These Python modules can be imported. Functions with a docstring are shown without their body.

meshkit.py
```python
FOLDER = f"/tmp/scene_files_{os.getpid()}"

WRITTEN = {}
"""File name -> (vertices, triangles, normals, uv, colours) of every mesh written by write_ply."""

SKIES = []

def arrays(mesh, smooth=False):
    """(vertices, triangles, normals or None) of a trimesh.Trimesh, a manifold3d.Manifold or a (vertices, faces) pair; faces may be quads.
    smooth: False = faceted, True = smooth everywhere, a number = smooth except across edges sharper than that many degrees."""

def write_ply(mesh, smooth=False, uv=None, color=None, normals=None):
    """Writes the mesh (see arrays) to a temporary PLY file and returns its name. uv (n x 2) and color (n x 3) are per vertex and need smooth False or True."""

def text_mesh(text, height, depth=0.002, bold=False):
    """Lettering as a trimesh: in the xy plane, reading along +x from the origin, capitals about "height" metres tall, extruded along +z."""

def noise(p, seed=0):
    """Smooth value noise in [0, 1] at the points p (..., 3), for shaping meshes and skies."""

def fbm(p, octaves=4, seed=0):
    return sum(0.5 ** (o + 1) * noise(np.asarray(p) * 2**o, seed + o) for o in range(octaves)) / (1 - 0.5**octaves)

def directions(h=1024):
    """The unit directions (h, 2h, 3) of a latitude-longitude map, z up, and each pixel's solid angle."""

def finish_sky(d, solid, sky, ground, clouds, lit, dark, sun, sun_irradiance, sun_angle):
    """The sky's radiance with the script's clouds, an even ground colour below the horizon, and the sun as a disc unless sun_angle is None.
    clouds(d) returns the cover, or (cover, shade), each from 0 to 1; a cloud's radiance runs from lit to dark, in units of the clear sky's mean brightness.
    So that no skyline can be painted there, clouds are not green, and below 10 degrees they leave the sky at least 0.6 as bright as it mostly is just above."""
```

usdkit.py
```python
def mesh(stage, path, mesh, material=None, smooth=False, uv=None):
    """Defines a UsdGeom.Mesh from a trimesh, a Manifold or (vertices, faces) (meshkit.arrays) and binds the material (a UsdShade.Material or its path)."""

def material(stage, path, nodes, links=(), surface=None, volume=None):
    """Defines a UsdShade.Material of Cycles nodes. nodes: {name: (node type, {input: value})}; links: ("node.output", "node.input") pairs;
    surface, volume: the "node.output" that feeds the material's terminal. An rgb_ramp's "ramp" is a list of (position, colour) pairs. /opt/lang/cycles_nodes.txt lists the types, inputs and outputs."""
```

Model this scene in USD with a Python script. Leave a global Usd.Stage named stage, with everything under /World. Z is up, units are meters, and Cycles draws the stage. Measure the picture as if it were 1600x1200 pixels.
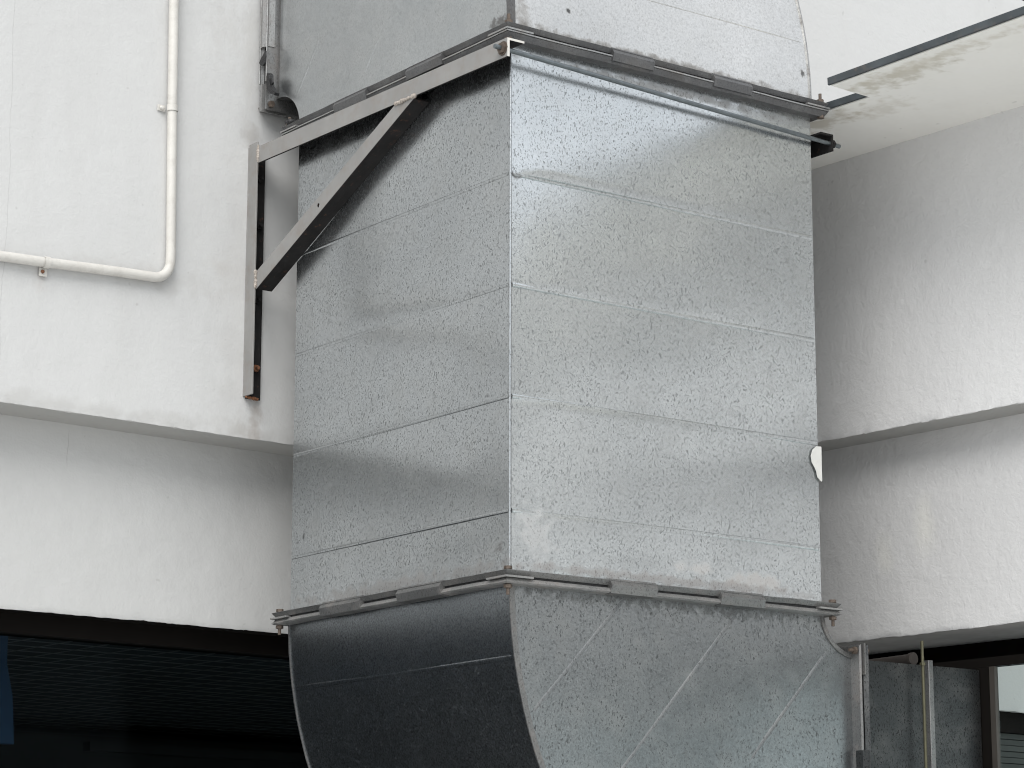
import math, random
import numpy as np, trimesh, manifold3d as m3
import usdkit, meshkit
from pxr import Usd, UsdGeom, UsdLux, UsdShade, Gf, Sdf, Vt
from shapely.geometry import Polygon, Point

stage = Usd.Stage.CreateInMemory()
UsdGeom.SetStageUpAxis(stage, UsdGeom.Tokens.z)
UsdGeom.SetStageMetersPerUnit(stage, 1.0)
W = UsdGeom.Xform.Define(stage, '/World')
UsdGeom.Scope.Define(stage, '/World/Looks')

# ------------------------------------------------------------------ camera
cam = UsdGeom.Camera.Define(stage, '/World/camera')
cam.CreateHorizontalApertureAttr(36.0)
cam.CreateFocalLengthAttr(36.0 * 4070.7 / 1600)
cam.CreateClippingRangeAttr(Gf.Vec2f(0.05, 5000))
YAW, PIT, ROLL = math.radians(36.3476), math.radians(12.0711), math.radians(0.0731)
fw = np.array([math.sin(YAW) * math.cos(PIT), math.cos(YAW) * math.cos(PIT), math.sin(PIT)])
rt = np.array([math.cos(YAW), -math.sin(YAW), 0]); up = np.cross(rt, fw)
r2 = rt * math.cos(ROLL) + up * math.sin(ROLL); u2 = -rt * math.sin(ROLL) + up * math.cos(ROLL)
CAM = (-2.8945, -3.9399, 1.5998)
cam.AddTransformOp().Set(Gf.Matrix4d(*r2, 0, *u2, 0, *(-fw), 0, *CAM, 1))
cam.CreateExposureAttr(0.68)

# ------------------------------------------------------------------ sky and soft sun behind cloud
SUN_AZ, SUN_EL = math.radians(225), math.radians(42)       # azimuth clockwise from +Y
sx, sy, sz = math.sin(SUN_AZ) * math.cos(SUN_EL), math.cos(SUN_AZ) * math.cos(SUN_EL), math.sin(SUN_EL)
dome = UsdLux.DomeLight.Define(stage, '/World/sky')
usdkit.material(stage, '/World/Looks/sky_overcast', {
    'sky': ('sky_texture', {'sky_type': 'single_scattering', 'sun_disc': False, 'sun_elevation': SUN_EL, 'sun_rotation': math.atan2(sx, sy)}),
    'tc': ('texture_coordinate', {}),
    'n': ('noise_texture', {'scale': 2.2, 'detail': 5.0, 'roughness': 0.55}),
    'cl': ('rgb_ramp', {'ramp': [(0.25, (5.0, 5.2, 5.4)), (0.75, (7.3, 7.45, 7.6))]}),
    'xyz': ('separate_xyz', {}), 'up': ('map_range', {'from_min': 0.0, 'from_max': 1.0, 'to_min': 0.95, 'to_max': 1.12, 'clamp': True}),
    'gr': ('mix', {'mix_type': 'multiply', 'fac': 1.0}), 'mx': ('mix', {'fac': 0.9}),
    'bg': ('background_shader', {'strength': 0.105})},
    [('tc.generated', 'n.vector'), ('n.fac', 'cl.fac'), ('sky.color', 'mx.color1'), ('tc.generated', 'xyz.vector'), ('xyz.z', 'up.value'), ('cl.color', 'gr.color1'), ('up.result', 'gr.color2'), ('gr.color', 'mx.color2'), ('mx.color', 'bg.color')], surface='bg.background')
UsdShade.MaterialBindingAPI.Apply(dome.GetPrim()).Bind(UsdShade.Material.Get(stage, '/World/Looks/sky_overcast'))
dome.GetPrim().SetCustomDataByKey('kind', 'structure')
sun = UsdLux.DistantLight.Define(stage, '/World/sun')
sun.CreateNormalizeAttr(True); sun.CreateIntensityAttr(0.4); sun.CreateAngleAttr(40.0)
sun.CreateColorAttr(Gf.Vec3f(1.0, 0.985, 0.96))
d = Gf.Vec3d(sx, sy, sz)
sun.AddTransformOp().Set(Gf.Matrix4d().SetRotate(Gf.Rotation(Gf.Vec3d(0, 0, 1), d)))

# ------------------------------------------------------------------ helpers
rng = np.random.default_rng(7); random.seed(7)
DL = 0.06376                                             # the walls stand turned a little against the duct
UB = np.array([math.cos(DL), math.sin(DL), 0]); UA = np.array([-math.sin(DL), math.cos(DL), 0])
def wp(b, a, z): return b * UB + a * UA + np.array([0, 0, z])

used = {}
def numbered(parent, name):
    k = (parent, name); n = used.get(k, 0); used[k] = n + 1
    return f'{parent}/{name}' if n == 0 else f'{parent}/{name}_{n:03d}'
def thing(name, label, cat, group=None, loc=(0, 0, 0)):
    p = numbered('/World', name)
    x = UsdGeom.Xform.Define(stage, p)
    x.AddTranslateOp().Set(Gf.Vec3d(*map(float, loc)))
    LOC[p] = np.array(loc, float)
    tag(x.GetPrim(), label, cat, group)
    return p
LOC = {}
def tag(o, label=None, cat=None, group=None, kind=None):
    for k, v in (('label', label), ('category', cat), ('group', group), ('kind', kind)):
        if v: o.SetCustomDataByKey(k, v)
def part(name, mesh, mat, parent='/World', smooth=False, label=None, kind=None):
    """one mesh prim under parent; mesh in world coordinates."""
    p = numbered(parent, name)
    root = '/'.join(p.split('/')[:3])
    off = LOC.get(root, np.zeros(3)) if parent != '/World' else np.zeros(3)
    if isinstance(mesh, list): mesh = trimesh.util.concatenate([tm(m) for m in mesh])
    mesh = tm(mesh).copy(); mesh.vertices = mesh.vertices - off
    usdkit.mesh(stage, p, mesh, M[mat], smooth=smooth)
    tag(stage.GetPrimAtPath(p), label=label, kind=kind)
    return p
def group_part(name, parent):
    p = numbered(parent, name); UsdGeom.Xform.Define(stage, p); return p
def tm(m):
    if isinstance(m, trimesh.Trimesh): return m
    v, f, n = meshkit.arrays(m, False)
    return trimesh.Trimesh(v, f, process=False)
def box(x0, x1, y0, y1, z0, z1, bevel=0.0):
    if bevel:
        s = m3.Manifold.cube((x1 - x0 - 2 * bevel, y1 - y0 - 2 * bevel, z1 - z0 - 2 * bevel)).translate((x0 + bevel, y0 + bevel, z0 + bevel))
        pts = tm(s).vertices
        hull = np.vstack([pts + bevel * np.array(o) for o in ((1, 0, 0), (-1, 0, 0), (0, 1, 0), (0, -1, 0), (0, 0, 1), (0, 0, -1))])
        return tm(m3.Manifold.hull_points(hull))
    b = trimesh.creation.box((x1 - x0, y1 - y0, z1 - z0)); b.apply_translation(((x0 + x1) / 2, (y0 + y1) / 2, (z0 + z1) / 2)); return b
def AB(m):
    """building frame (b, a, z) -> world."""
    m = tm(m).copy(); v = m.vertices
    m.vertices = v[:, :1] * UB + v[:, 1:2] * UA + v[:, 2:] * np.array([0, 0, 1.0]); return m
def tube(p, r, n=16, cap=True):
    p = np.asarray(p, float); r = np.broadcast_to(np.asarray(r, float), len(p))
    t = np.gradient(p, axis=0); t /= np.linalg.norm(t, axis=1, keepdims=True)
    ref = np.array([0, 0, 1.0]) if abs(t[0][2]) < .9 else np.array([1.0, 0, 0])
    V, F = [], []
    u = np.cross(t[0], ref); u /= np.linalg.norm(u)
    for i in range(len(p)):
        u = u - t[i] * (u @ t[i]); u /= np.linalg.norm(u); w = np.cross(t[i], u)
        a = np.linspace(0, 2 * np.pi, n, endpoint=False)
        V.append(p[i] + r[i] * (np.cos(a)[:, None] * u + np.sin(a)[:, None] * w))
    V = np.vstack(V)
    for i in range(len(p) - 1):
        for k in range(n):
            a, b = i * n + k, i * n + (k + 1) % n
            F += [[a, b, b + n], [a, b + n, a + n]]
    if cap:
        c0 = len(V); V = np.vstack([V, p[:1], p[-1:]]); e = (len(p) - 1) * n
        for k in range(n):
            F += [[c0, (k + 1) % n, k], [c0 + 1, e + k, e + (k + 1) % n]]
    return trimesh.Trimesh(V, F, process=False)
def grid(P):
    """(n, m, 3) array of points -> quad mesh."""
    n, m = P.shape[:2]; i = np.arange(n * m).reshape(n, m)
    q = np.stack([i[:-1, :-1], i[1:, :-1], i[1:, 1:], i[:-1, 1:]], -1).reshape(-1, 4)
    return trimesh.Trimesh(P.reshape(-1, 3), np.vstack([q[:, [0, 1, 2]], q[:, [0, 2, 3]]]), process=False)
def plate(poly, t, origin, ex, ey):
    """shapely polygon in the plane (ex, ey) at origin, extruded t along ex x ey."""
    m = trimesh.creation.extrude_polygon(poly, t, engine='earcut')
    ex, ey = np.array(ex, float), np.array(ey, float); ez = np.cross(ex, ey)
    v = m.vertices; m.vertices = np.array(origin, float) + v[:, :1] * ex + v[:, 1:2] * ey + v[:, 2:] * ez
    return m
def lumps(pts, r, seed=0, squash=(1, 1, 1)):
    g = np.random.default_rng(seed); out = []
    for q in pts:
        s = trimesh.creation.icosphere(1, 1.0); v = s.vertices
        k = 0.65 + 0.7 * meshkit.noise(v * 1.7 + g.uniform(0, 50, 3), seed)
        s.vertices = v * k[:, None] * r * np.array(squash) * g.uniform(.7, 1.25) + np.array(q); out.append(s)
    return trimesh.util.concatenate(out)
def nut(c, axis, r, h, n=6, rot=0.2):
    axis = np.array(axis, float) / np.linalg.norm(axis); c = np.array(c, float)
    return tube([c, c + axis * h], r, n)

# ------------------------------------------------------------------ materials
M = {}
class G:
    def __init__(s): s.n, s.l, s.k = {}, [], 0
    def add(s, kind, inp=None, **links):
        s.k += 1; name = f'n{s.k}'; s.n[name] = (kind, inp or {})
        for a, b in links.items():
            if b is not None: s.l.append((b, f'{name}.{a}'))
        return name
    def math(s, t, a, b=None, v=None, clamp=False):
        inp = {'math_type': t, 'use_clamp': clamp}
        if v is not None: inp['value2'] = v
        return s.add('math', inp, value1=a, value2=b) + '.value'
    def pos(s): return s.add('geometry') + '.position'
    def mapping(s, vec, loc=(0, 0, 0), rot=(0, 0, 0), scale=(1, 1, 1)):
        return s.add('mapping', {'location': loc, 'rotation': rot, 'scale': scale}, vector=vec) + '.vector'
    def noise(s, vec, scale, detail=2.0, rough=.5, dist=0.0):
        return s.add('noise_texture', {'scale': scale, 'detail': detail, 'roughness': rough, 'distortion': dist}, vector=vec) + '.fac'
    def ramp(s, fac, stops):
        return s.add('rgb_ramp', {'ramp': stops}, fac=fac) + '.color'
    def rng(s, val, a, b, c=0.0, d=1.0):
        return s.add('map_range', {'from_min': a, 'from_max': b, 'to_min': c, 'to_max': d, 'clamp': True}, value=val) + '.result'
    def mix(s, fac, c1, c2, mode='mix'):
        inp = {'mix_type': mode}
        kw = {}
        if isinstance(fac, str): kw['fac'] = fac
        else: inp['fac'] = fac
        for nm, c in (('color1', c1), ('color2', c2)):
            if isinstance(c, str): kw[nm] = c
            else: inp[nm] = c
        return s.add('mix', inp, **kw) + '.color'
    def blob(s, pos, c, rad, edge=(1.1, .5), wob=.7, wscale=30.0):
        """soft-edged irregular spot round the point c with radii rad (metres)."""
        v = s.add('vector_math', {'math_type': 'subtract', 'vector2': tuple(map(float, c))}, vector1=pos) + '.vector'
        v = s.add('vector_math', {'math_type': 'divide', 'vector2': tuple(map(float, rad))}, vector1=v) + '.vector'
        l = s.add('vector_math', {'math_type': 'length'}, vector1=v) + '.value'
        n = s.noise(pos, wscale, 3.0)
        l = s.math('add', l, s.rng(n, .25, .75, -wob, wob))
        return s.rng(l, edge[0], edge[1])
    def done(s, name, surface): M[name] = usdkit.material(stage, '/World/Looks/' + name, s.n, s.l, surface=surface)

def stucco(name, base, tint, stains=(), bump=1.0, streak=.10, cracks=()):
    g = G(); p = g.pos()
    big = g.noise(p, 1.3, 3.0); st = g.noise(g.mapping(p, scale=(9, 9, .8)), 1.0, 4.0, .6); fine = g.noise(p, 85, 3.0, .6)
    c = g.ramp(big, [(.3, tuple(np.array(base) * .95)), (.7, base)])
    c = g.mix(g.rng(st, .5, .8, 0, streak), c, tuple(np.array(tint)), 'mix')
    c = g.mix(g.rng(fine, .25, .75, .0, .06), c, tuple(np.array(base) * .6))
    sp = g.noise(p, 48, 1.0)                                        # scattered grit
    c = g.mix(g.rng(sp, .76, .82, 0, .22), c, (.2, .19, .17))
    for (cen, rad, col, amt, wob, ws) in stains:
        m = g.math('multiply', g.blob(p, cen, rad, (1.15, .15), wob, ws), v=amt)
        c = g.mix(m, c, col)
    for (n_, d0, zr, amt) in cracks:                                 # hairline cracks, n_.p = d0
        dot = g.add('vector_math', {'math_type': 'dot_product', 'vector2': tuple(map(float, n_))}, vector1=p) + '.value'
        wv = g.rng(g.noise(p, 7, 4.0, .6), 0, 1, -.012, .012)
        dd = g.math('absolute', g.math('add', g.math('subtract', dot, v=d0), wv))
        z = g.add('separate_xyz', {}, vector=p) + '.z'
        m = g.math('multiply', g.rng(dd, .0012, .0004), g.rng(z, zr[0], zr[0] + .02))
        m = g.math('multiply', g.math('multiply', m, g.rng(z, zr[1], zr[1] - .02)), v=amt)
        c = g.mix(m, c, (.22, .21, .2))
    h1 = g.noise(p, 55, 4.0, .6, .4); h2 = g.noise(g.mapping(p, scale=(14, 14, 34)), 1.0, 3.0, .55, .8); h3 = g.noise(p, 170, 2.0)
    h = g.math('add', g.math('multiply', h1, v=.55), g.math('add', g.math('multiply', h2, v=.45), g.math('multiply', h3, v=.2)))
    b = g.add('bump', {'strength': .55 * bump, 'distance': .004}, height=h) + '.normal'
    s = g.add('principled_bsdf', {'roughness': .85, 'specular_ior_level': .2}, base_color=c, normal=b)
    g.done(name, s + '.BSDF')

def galv(name, base=(.60, .62, .63), rough=.25, speck=.6, metallic=1.0, dirt=.0, dirtcol=(.16, .135, .12), grain=.17, marks=(), dull=0.0, waves=.5, stain=.14, rvar=1.0):
    g = G(); p = g.pos()
    big = g.noise(p, 2.6, 3.0, .5); mid = g.noise(p, 14, 3.0, .55)
    gr = g.noise(p, 240, 3.0, .7)
    c = g.ramp(gr, [(.25, tuple(np.array(base) * (1 - 1.6 * grain))), (.5, base), (.75, tuple(np.minimum(np.array(base) * (1 + grain), .95)))])
    c = g.mix(g.rng(big, .32, .68, 0, .42), c, tuple(np.array(base) * np.array((.66, .675, .685))))
    c = g.mix(g.rng(mid, .45, .75, 0, stain), c, (.50, .48, .45))
    m = None
    for rot, sc, off in (((.5, .9, .55), (270, 270, 150), (0, 0, 0)), ((-.4, 1.9, .2), (350, 350, 200), (9, 3, 1))):
        q = g.mapping(p, off, rot, sc)
        n = g.noise(q, 1.0, 1.5, .5, .3)
        dens = g.rng(g.noise(p, 9, 2.0), .3, .7, .625, .607)
        k = g.math('subtract', n, dens)
        k = g.rng(k, .0, .055)
        m = k if m is None else g.math('maximum', m, k)
    m = g.math('multiply', m, v=speck)
    c = g.mix(m, c, tuple(np.array(base) * .27))
    rgh = g.math('add', g.math('multiply', m, v=.25), g.rng(mid, .2, .8, rough - .05 * rvar, rough + .07 * rvar))
    met = g.math('add', g.math('multiply', m, v=-.15), v=metallic)
    if dirt:
        dn = g.noise(p, 24, 4.0, .65); dm = g.rng(dn, .62 - .3 * dirt, .8 - .2 * dirt, 0, min(1, .35 + dirt * .6))
        c = g.mix(dm, c, dirtcol); rgh = g.math('add', rgh, g.math('multiply', dm, v=.3)); met = g.math('subtract', met, g.math('multiply', dm, v=.8))
    for (cen, rad, col, amt, wob, ws) in marks:
        k = g.math('multiply', g.blob(p, cen, rad, (1.1, .3), wob, ws), v=amt)
        c = g.mix(k, c, col); rgh = g.math('add', rgh, g.math('multiply', k, v=.3)); met = g.math('subtract', met, g.math('multiply', k, v=.8))
    rgh = g.math('minimum', rgh, v=.95); met = g.math('maximum', met, v=0.0)
    hb = g.math('add', g.math('multiply', gr, v=.12), g.math('multiply', g.noise(p, 3.2, 2.0), v=waves * 3))
    b = g.add('bump', {'strength': .35, 'distance': .004}, height=hb) + '.normal'
    s = g.add('principled_bsdf', {}, base_color=c, roughness=rgh, metallic=met, normal=b)
    g.done(name, s + '.BSDF')

def plain(name, col, rough=.6, metallic=0.0, var=.25, scale=20.0, bump=.2, col2=None, amt=.5, thr=(.5, .7), spec=.5):
    g = G(); p = g.pos(); n = g.noise(p, scale, 4.0, .6)
    c = g.ramp(n, [(.3, tuple(np.array(col) * (1 - var))), (.7, tuple(np.minimum(np.array(col) * (1 + var), .95)))])
    if col2: c = g.mix(g.rng(g.noise(p, scale * 2.3, 4.0, .65), thr[0], thr[1], 0, amt), c, col2)
    b = g.add('bump', {'strength': bump, 'distance': .003}, height=g.noise(p, scale * 6, 3.0)) + '.normal'
    s = g.add('principled_bsdf', {'roughness': rough, 'metallic': metallic, 'specular_ior_level': spec}, base_color=c, normal=b)
    g.done(name, s + '.BSDF')

SOOT = (.16, .145, .13)
stucco('plaster_left', (.57, .57, .562), (.44, .435, .415), bump=.6, streak=.22, cracks=[(UB, -.587, (2.70, 3.9), .22)], stains=[
    (wp(-.05, .93, 3.055), (.06, .03, .022), (.45, .43, .40), .4, .5, 25), (wp(.046, .93, 2.71), (.022, .05, .07), (.33, .29, .26), .6, .6, 40),
    (wp(.015, .93, 2.70), (.035, .05, .03), (.42, .40, .37), .5, .6, 40), (wp(.02, .93, 3.37), (.035, .05, .03), (.38, .36, .34), .6, .6, 40),
    (wp(.01, .93, 3.55), (.022, .05, .22), (.50, .49, .47), .5, .6, 25), (wp(.05, .93, 3.0), (.02, .05, .25), (.52, .51, .49), .45, .6, 25),
    (wp(-.4, .93, 2.69), (1.2, .05, .022), (.40, .39, .37), .35, .9, 22), (wp(-.24, .93, 3.0), (.24, .05, .03), (.42, .41, .39), .32, .8, 26),
    (wp(-.175, .93, 3.5), (.012, .05, .5), (.46, .455, .44), .3, .7, 20), (wp(-.02, .93, 2.95), (.05, .05, .30), (.47, .46, .445), .35, .9, 12),
    (wp(.20, .93, 2.95), (.05, .05, .40), (.42, .41, .40), .4, .9, 10), (wp(-.06, .93, 3.62), (.05, .05, .10), (.48, .47, .455), .4, 1.0, 40),
    (wp(-.50, .93, 2.955), (.02, .05, .035), (.50, .48, .46), .5, .5, 40)])
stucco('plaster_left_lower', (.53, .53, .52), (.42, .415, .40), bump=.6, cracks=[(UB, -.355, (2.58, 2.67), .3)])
stucco('plaster_right', (.70, .695, .69), (.60, .595, .585), bump=1.4, streak=.05)
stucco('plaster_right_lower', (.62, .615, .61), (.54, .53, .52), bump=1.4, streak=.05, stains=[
    (wp(1.24, .166, 2.45), (.06, .035, .055), (.70, .69, .64), .6, .35, 14), (wp(1.24, .045, 2.50), (.06, .035, .07), (.70, .69, .64), .6, .35, 14)])
stucco('soffit_cream', (.93, .915, .87), (.74, .72, .66), bump=.5, streak=.2, stains=[
    (wp(.80, -.30, 3.36), (.045, .16, .1), (.50, .46, .37), .6, .9, 40), (wp(.765, -.45, 3.36), (.022, .3, .1), (.58, .54, .45), .5, .9, 45),
    (wp(.905, .02, 3.36), (.04, .13, .1), (.50, .45, .36), .6, .9, 40), (wp(.93, -.14, 3.36), (.05, .08, .1), (.60, .56, .48), .4, .9, 40)])
stucco('plaster_soffit_shade', (.40, .395, .38), (.30, .29, .28))  # wall plaster darkened so the undersides carry their shade
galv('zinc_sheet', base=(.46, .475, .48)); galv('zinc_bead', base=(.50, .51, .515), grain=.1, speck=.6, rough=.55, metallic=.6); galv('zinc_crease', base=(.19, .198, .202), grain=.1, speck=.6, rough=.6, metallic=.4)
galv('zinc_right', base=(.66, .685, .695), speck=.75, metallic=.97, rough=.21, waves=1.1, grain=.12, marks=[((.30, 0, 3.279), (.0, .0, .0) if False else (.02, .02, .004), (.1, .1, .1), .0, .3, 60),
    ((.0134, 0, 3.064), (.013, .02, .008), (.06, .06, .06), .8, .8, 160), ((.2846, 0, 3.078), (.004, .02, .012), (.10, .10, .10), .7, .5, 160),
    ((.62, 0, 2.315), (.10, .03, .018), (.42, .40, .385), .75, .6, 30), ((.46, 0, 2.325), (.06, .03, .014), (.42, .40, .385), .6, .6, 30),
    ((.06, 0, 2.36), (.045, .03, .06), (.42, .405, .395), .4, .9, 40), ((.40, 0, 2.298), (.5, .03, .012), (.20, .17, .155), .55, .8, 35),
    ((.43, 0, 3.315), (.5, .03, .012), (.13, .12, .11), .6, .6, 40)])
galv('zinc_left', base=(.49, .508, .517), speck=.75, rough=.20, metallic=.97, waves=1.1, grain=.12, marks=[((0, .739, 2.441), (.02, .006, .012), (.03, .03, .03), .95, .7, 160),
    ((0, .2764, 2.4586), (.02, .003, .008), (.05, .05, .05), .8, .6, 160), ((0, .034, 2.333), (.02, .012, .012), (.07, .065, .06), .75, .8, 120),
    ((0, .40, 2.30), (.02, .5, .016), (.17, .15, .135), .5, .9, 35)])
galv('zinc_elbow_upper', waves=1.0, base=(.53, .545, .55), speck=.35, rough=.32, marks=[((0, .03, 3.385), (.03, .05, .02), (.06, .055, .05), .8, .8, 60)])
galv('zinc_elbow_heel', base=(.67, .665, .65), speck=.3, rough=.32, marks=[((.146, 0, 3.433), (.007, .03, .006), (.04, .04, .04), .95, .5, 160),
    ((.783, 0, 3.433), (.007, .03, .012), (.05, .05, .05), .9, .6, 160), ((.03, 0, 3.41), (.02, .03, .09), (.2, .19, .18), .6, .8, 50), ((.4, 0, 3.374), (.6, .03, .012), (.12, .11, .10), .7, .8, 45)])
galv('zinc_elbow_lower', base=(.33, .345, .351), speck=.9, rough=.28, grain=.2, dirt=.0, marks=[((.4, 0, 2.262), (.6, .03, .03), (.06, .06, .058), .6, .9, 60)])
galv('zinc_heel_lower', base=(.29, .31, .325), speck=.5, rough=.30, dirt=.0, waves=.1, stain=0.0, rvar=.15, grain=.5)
galv('zinc_outlet_shade', base=(.075, .078, .079), speck=.9, grain=.3, rough=.38, metallic=.9, waves=.3)  # same galvanised sheet, blackened to carry the shade under the lintel
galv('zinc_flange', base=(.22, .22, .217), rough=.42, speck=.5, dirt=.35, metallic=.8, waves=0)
galv('zinc_flange_lit', base=(.37, .368, .362), rough=.4, speck=.4, dirt=.45, metallic=.8, waves=0)  # paler copy of the flange zinc, light on lips and edges painted in
galv('zinc_flange_shade', base=(.13, .13, .132), rough=.48, speck=.4, dirt=.5, dirtcol=(.06, .055, .05), metallic=.6, waves=0)  # darker copy of the flange zinc, shade of undersides and throat painted in
plain('grey_paint', (.235, .23, .222), .55, var=.08, scale=12, bump=.1, col2=(.20, .165, .14), amt=.6, thr=(.48, .8))
plain('paint_pale', (.60, .58, .54), .55, var=.1, scale=60)
plain('dark_steel', (.016, .015, .015), .75, spec=.2, var=.3, scale=30, col2=(.15, .07, .04), amt=.5, thr=(.6, .75))
plain('rust', (.20, .085, .04), .85, var=.35, scale=90, bump=.5, col2=(.08, .05, .04), amt=.6)
plain('nut_brown', (.11, .085, .068), .6, .4, var=.25, scale=90, bump=.3)
plain('rod_steel', (.17, .19, .20), .35, .85, var=.15, scale=60, bump=.1)
plain('weld', (.40, .36, .32), .7, .1, var=.3, scale=120, bump=.5, col2=(.16, .09, .06), amt=.6)
plain('conduit_paint', (.58, .562, .525), .5, var=.06, scale=15, bump=.12, col2=(.36, .335, .30), amt=.5, thr=(.5, .8))
plain('tar', (.012, .012, .013), .45, var=.3, scale=80, bump=.6)
plain('paint_white', (.58, .58, .555), .6, var=.04, scale=40, bump=.1)
plain('flashing_dark', (.045, .054, .060), .6, 0.0, var=.3, scale=18, bump=.15, col2=(.12, .10, .08), amt=.5, thr=(.55, .75))
plain('frame_dark', (.006, .005, .0043), .75, spec=.07, var=.15, scale=10, bump=.05)
plain('frame_bronze', (.05, .044, .038), .5, .3, var=.1, scale=10, bump=.05)
plain('yellow_zinc', (.10, .095, .06), .45, .6, var=.2, scale=50, bump=.2)
plain('brown_tube', (.028, .023, .020), .6, .2, var=.2, scale=25, bump=.2)
plain('silicone', (.66, .65, .62), .5, var=.1, scale=60, bump=.3)
plain('room_ceiling', (.07, .075, .08), .9, var=.05, scale=5, bump=.0)
plain('room_grid', (.22, .225, .22), .6, var=.05, scale=5, bump=.0)
plain('room_wall', (.05, .048, .045), .9, var=.1, scale=4, bump=.0)
plain('room_blue', (.024, .052, .10), .8, var=.1, scale=4, bump=.0)
plain('bounce_ground', (.72, .715, .70), .9, var=.12, scale=1.5, bump=.2)  # unseen ground, pale colour chosen to bounce light onto walls and eave
plain('blind_green', (.035, .042, .038), .7, var=.1, scale=8)
plain('soffit_shade_grey', (.22, .215, .205), .9, var=.12, scale=9, bump=.3)  # grey kept low to paint in the shade under the lintel
plain('roof_felt', (.25, .25, .24), .9, var=.1, scale=3, bump=.2)
usdkit.material(stage, '/World/Looks/window_glass', {'f': ('fresnel', {'IOR': 1.12}), 't': ('transparent_bsdf', {'color': (.70, .76, .78)}), 'g': ('glossy_bsdf', {'color': (.9, .95, 1.0), 'roughness': 0.0}), 'm': ('mix_closure', {})},
    [('f.fac', 'm.fac'), ('t.BSDF', 'm.closure1'), ('g.BSDF', 'm.closure2')], surface='m.closure')
usdkit.material(stage, '/World/Looks/clear_glass', {'f': ('fresnel', {'IOR': 1.12}), 't': ('transparent_bsdf', {'color': (.90, .94, .93)}), 'g': ('glossy_bsdf', {'color': (.9, .95, 1.0), 'roughness': 0.0}), 'm': ('mix_closure', {})},
    [('f.fac', 'm.fac'), ('t.BSDF', 'm.closure1'), ('g.BSDF', 'm.closure2')], surface='m.closure')
M['clear_glass'] = UsdShade.Material.Get(stage, '/World/Looks/clear_glass')
M['window_glass'] = UsdShade.Material.Get(stage, '/World/Looks/window_glass')

# ------------------------------------------------------------------ ground
gr = part('ground', grid(np.array([[[x, y, 0.0] for y in (-300, -20, 0, 20, 300)] for x in (-300, -20, 0, 20, 300)])), 'bounce_ground')
tag(stage.GetPrimAtPath(gr), kind='structure')

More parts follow.
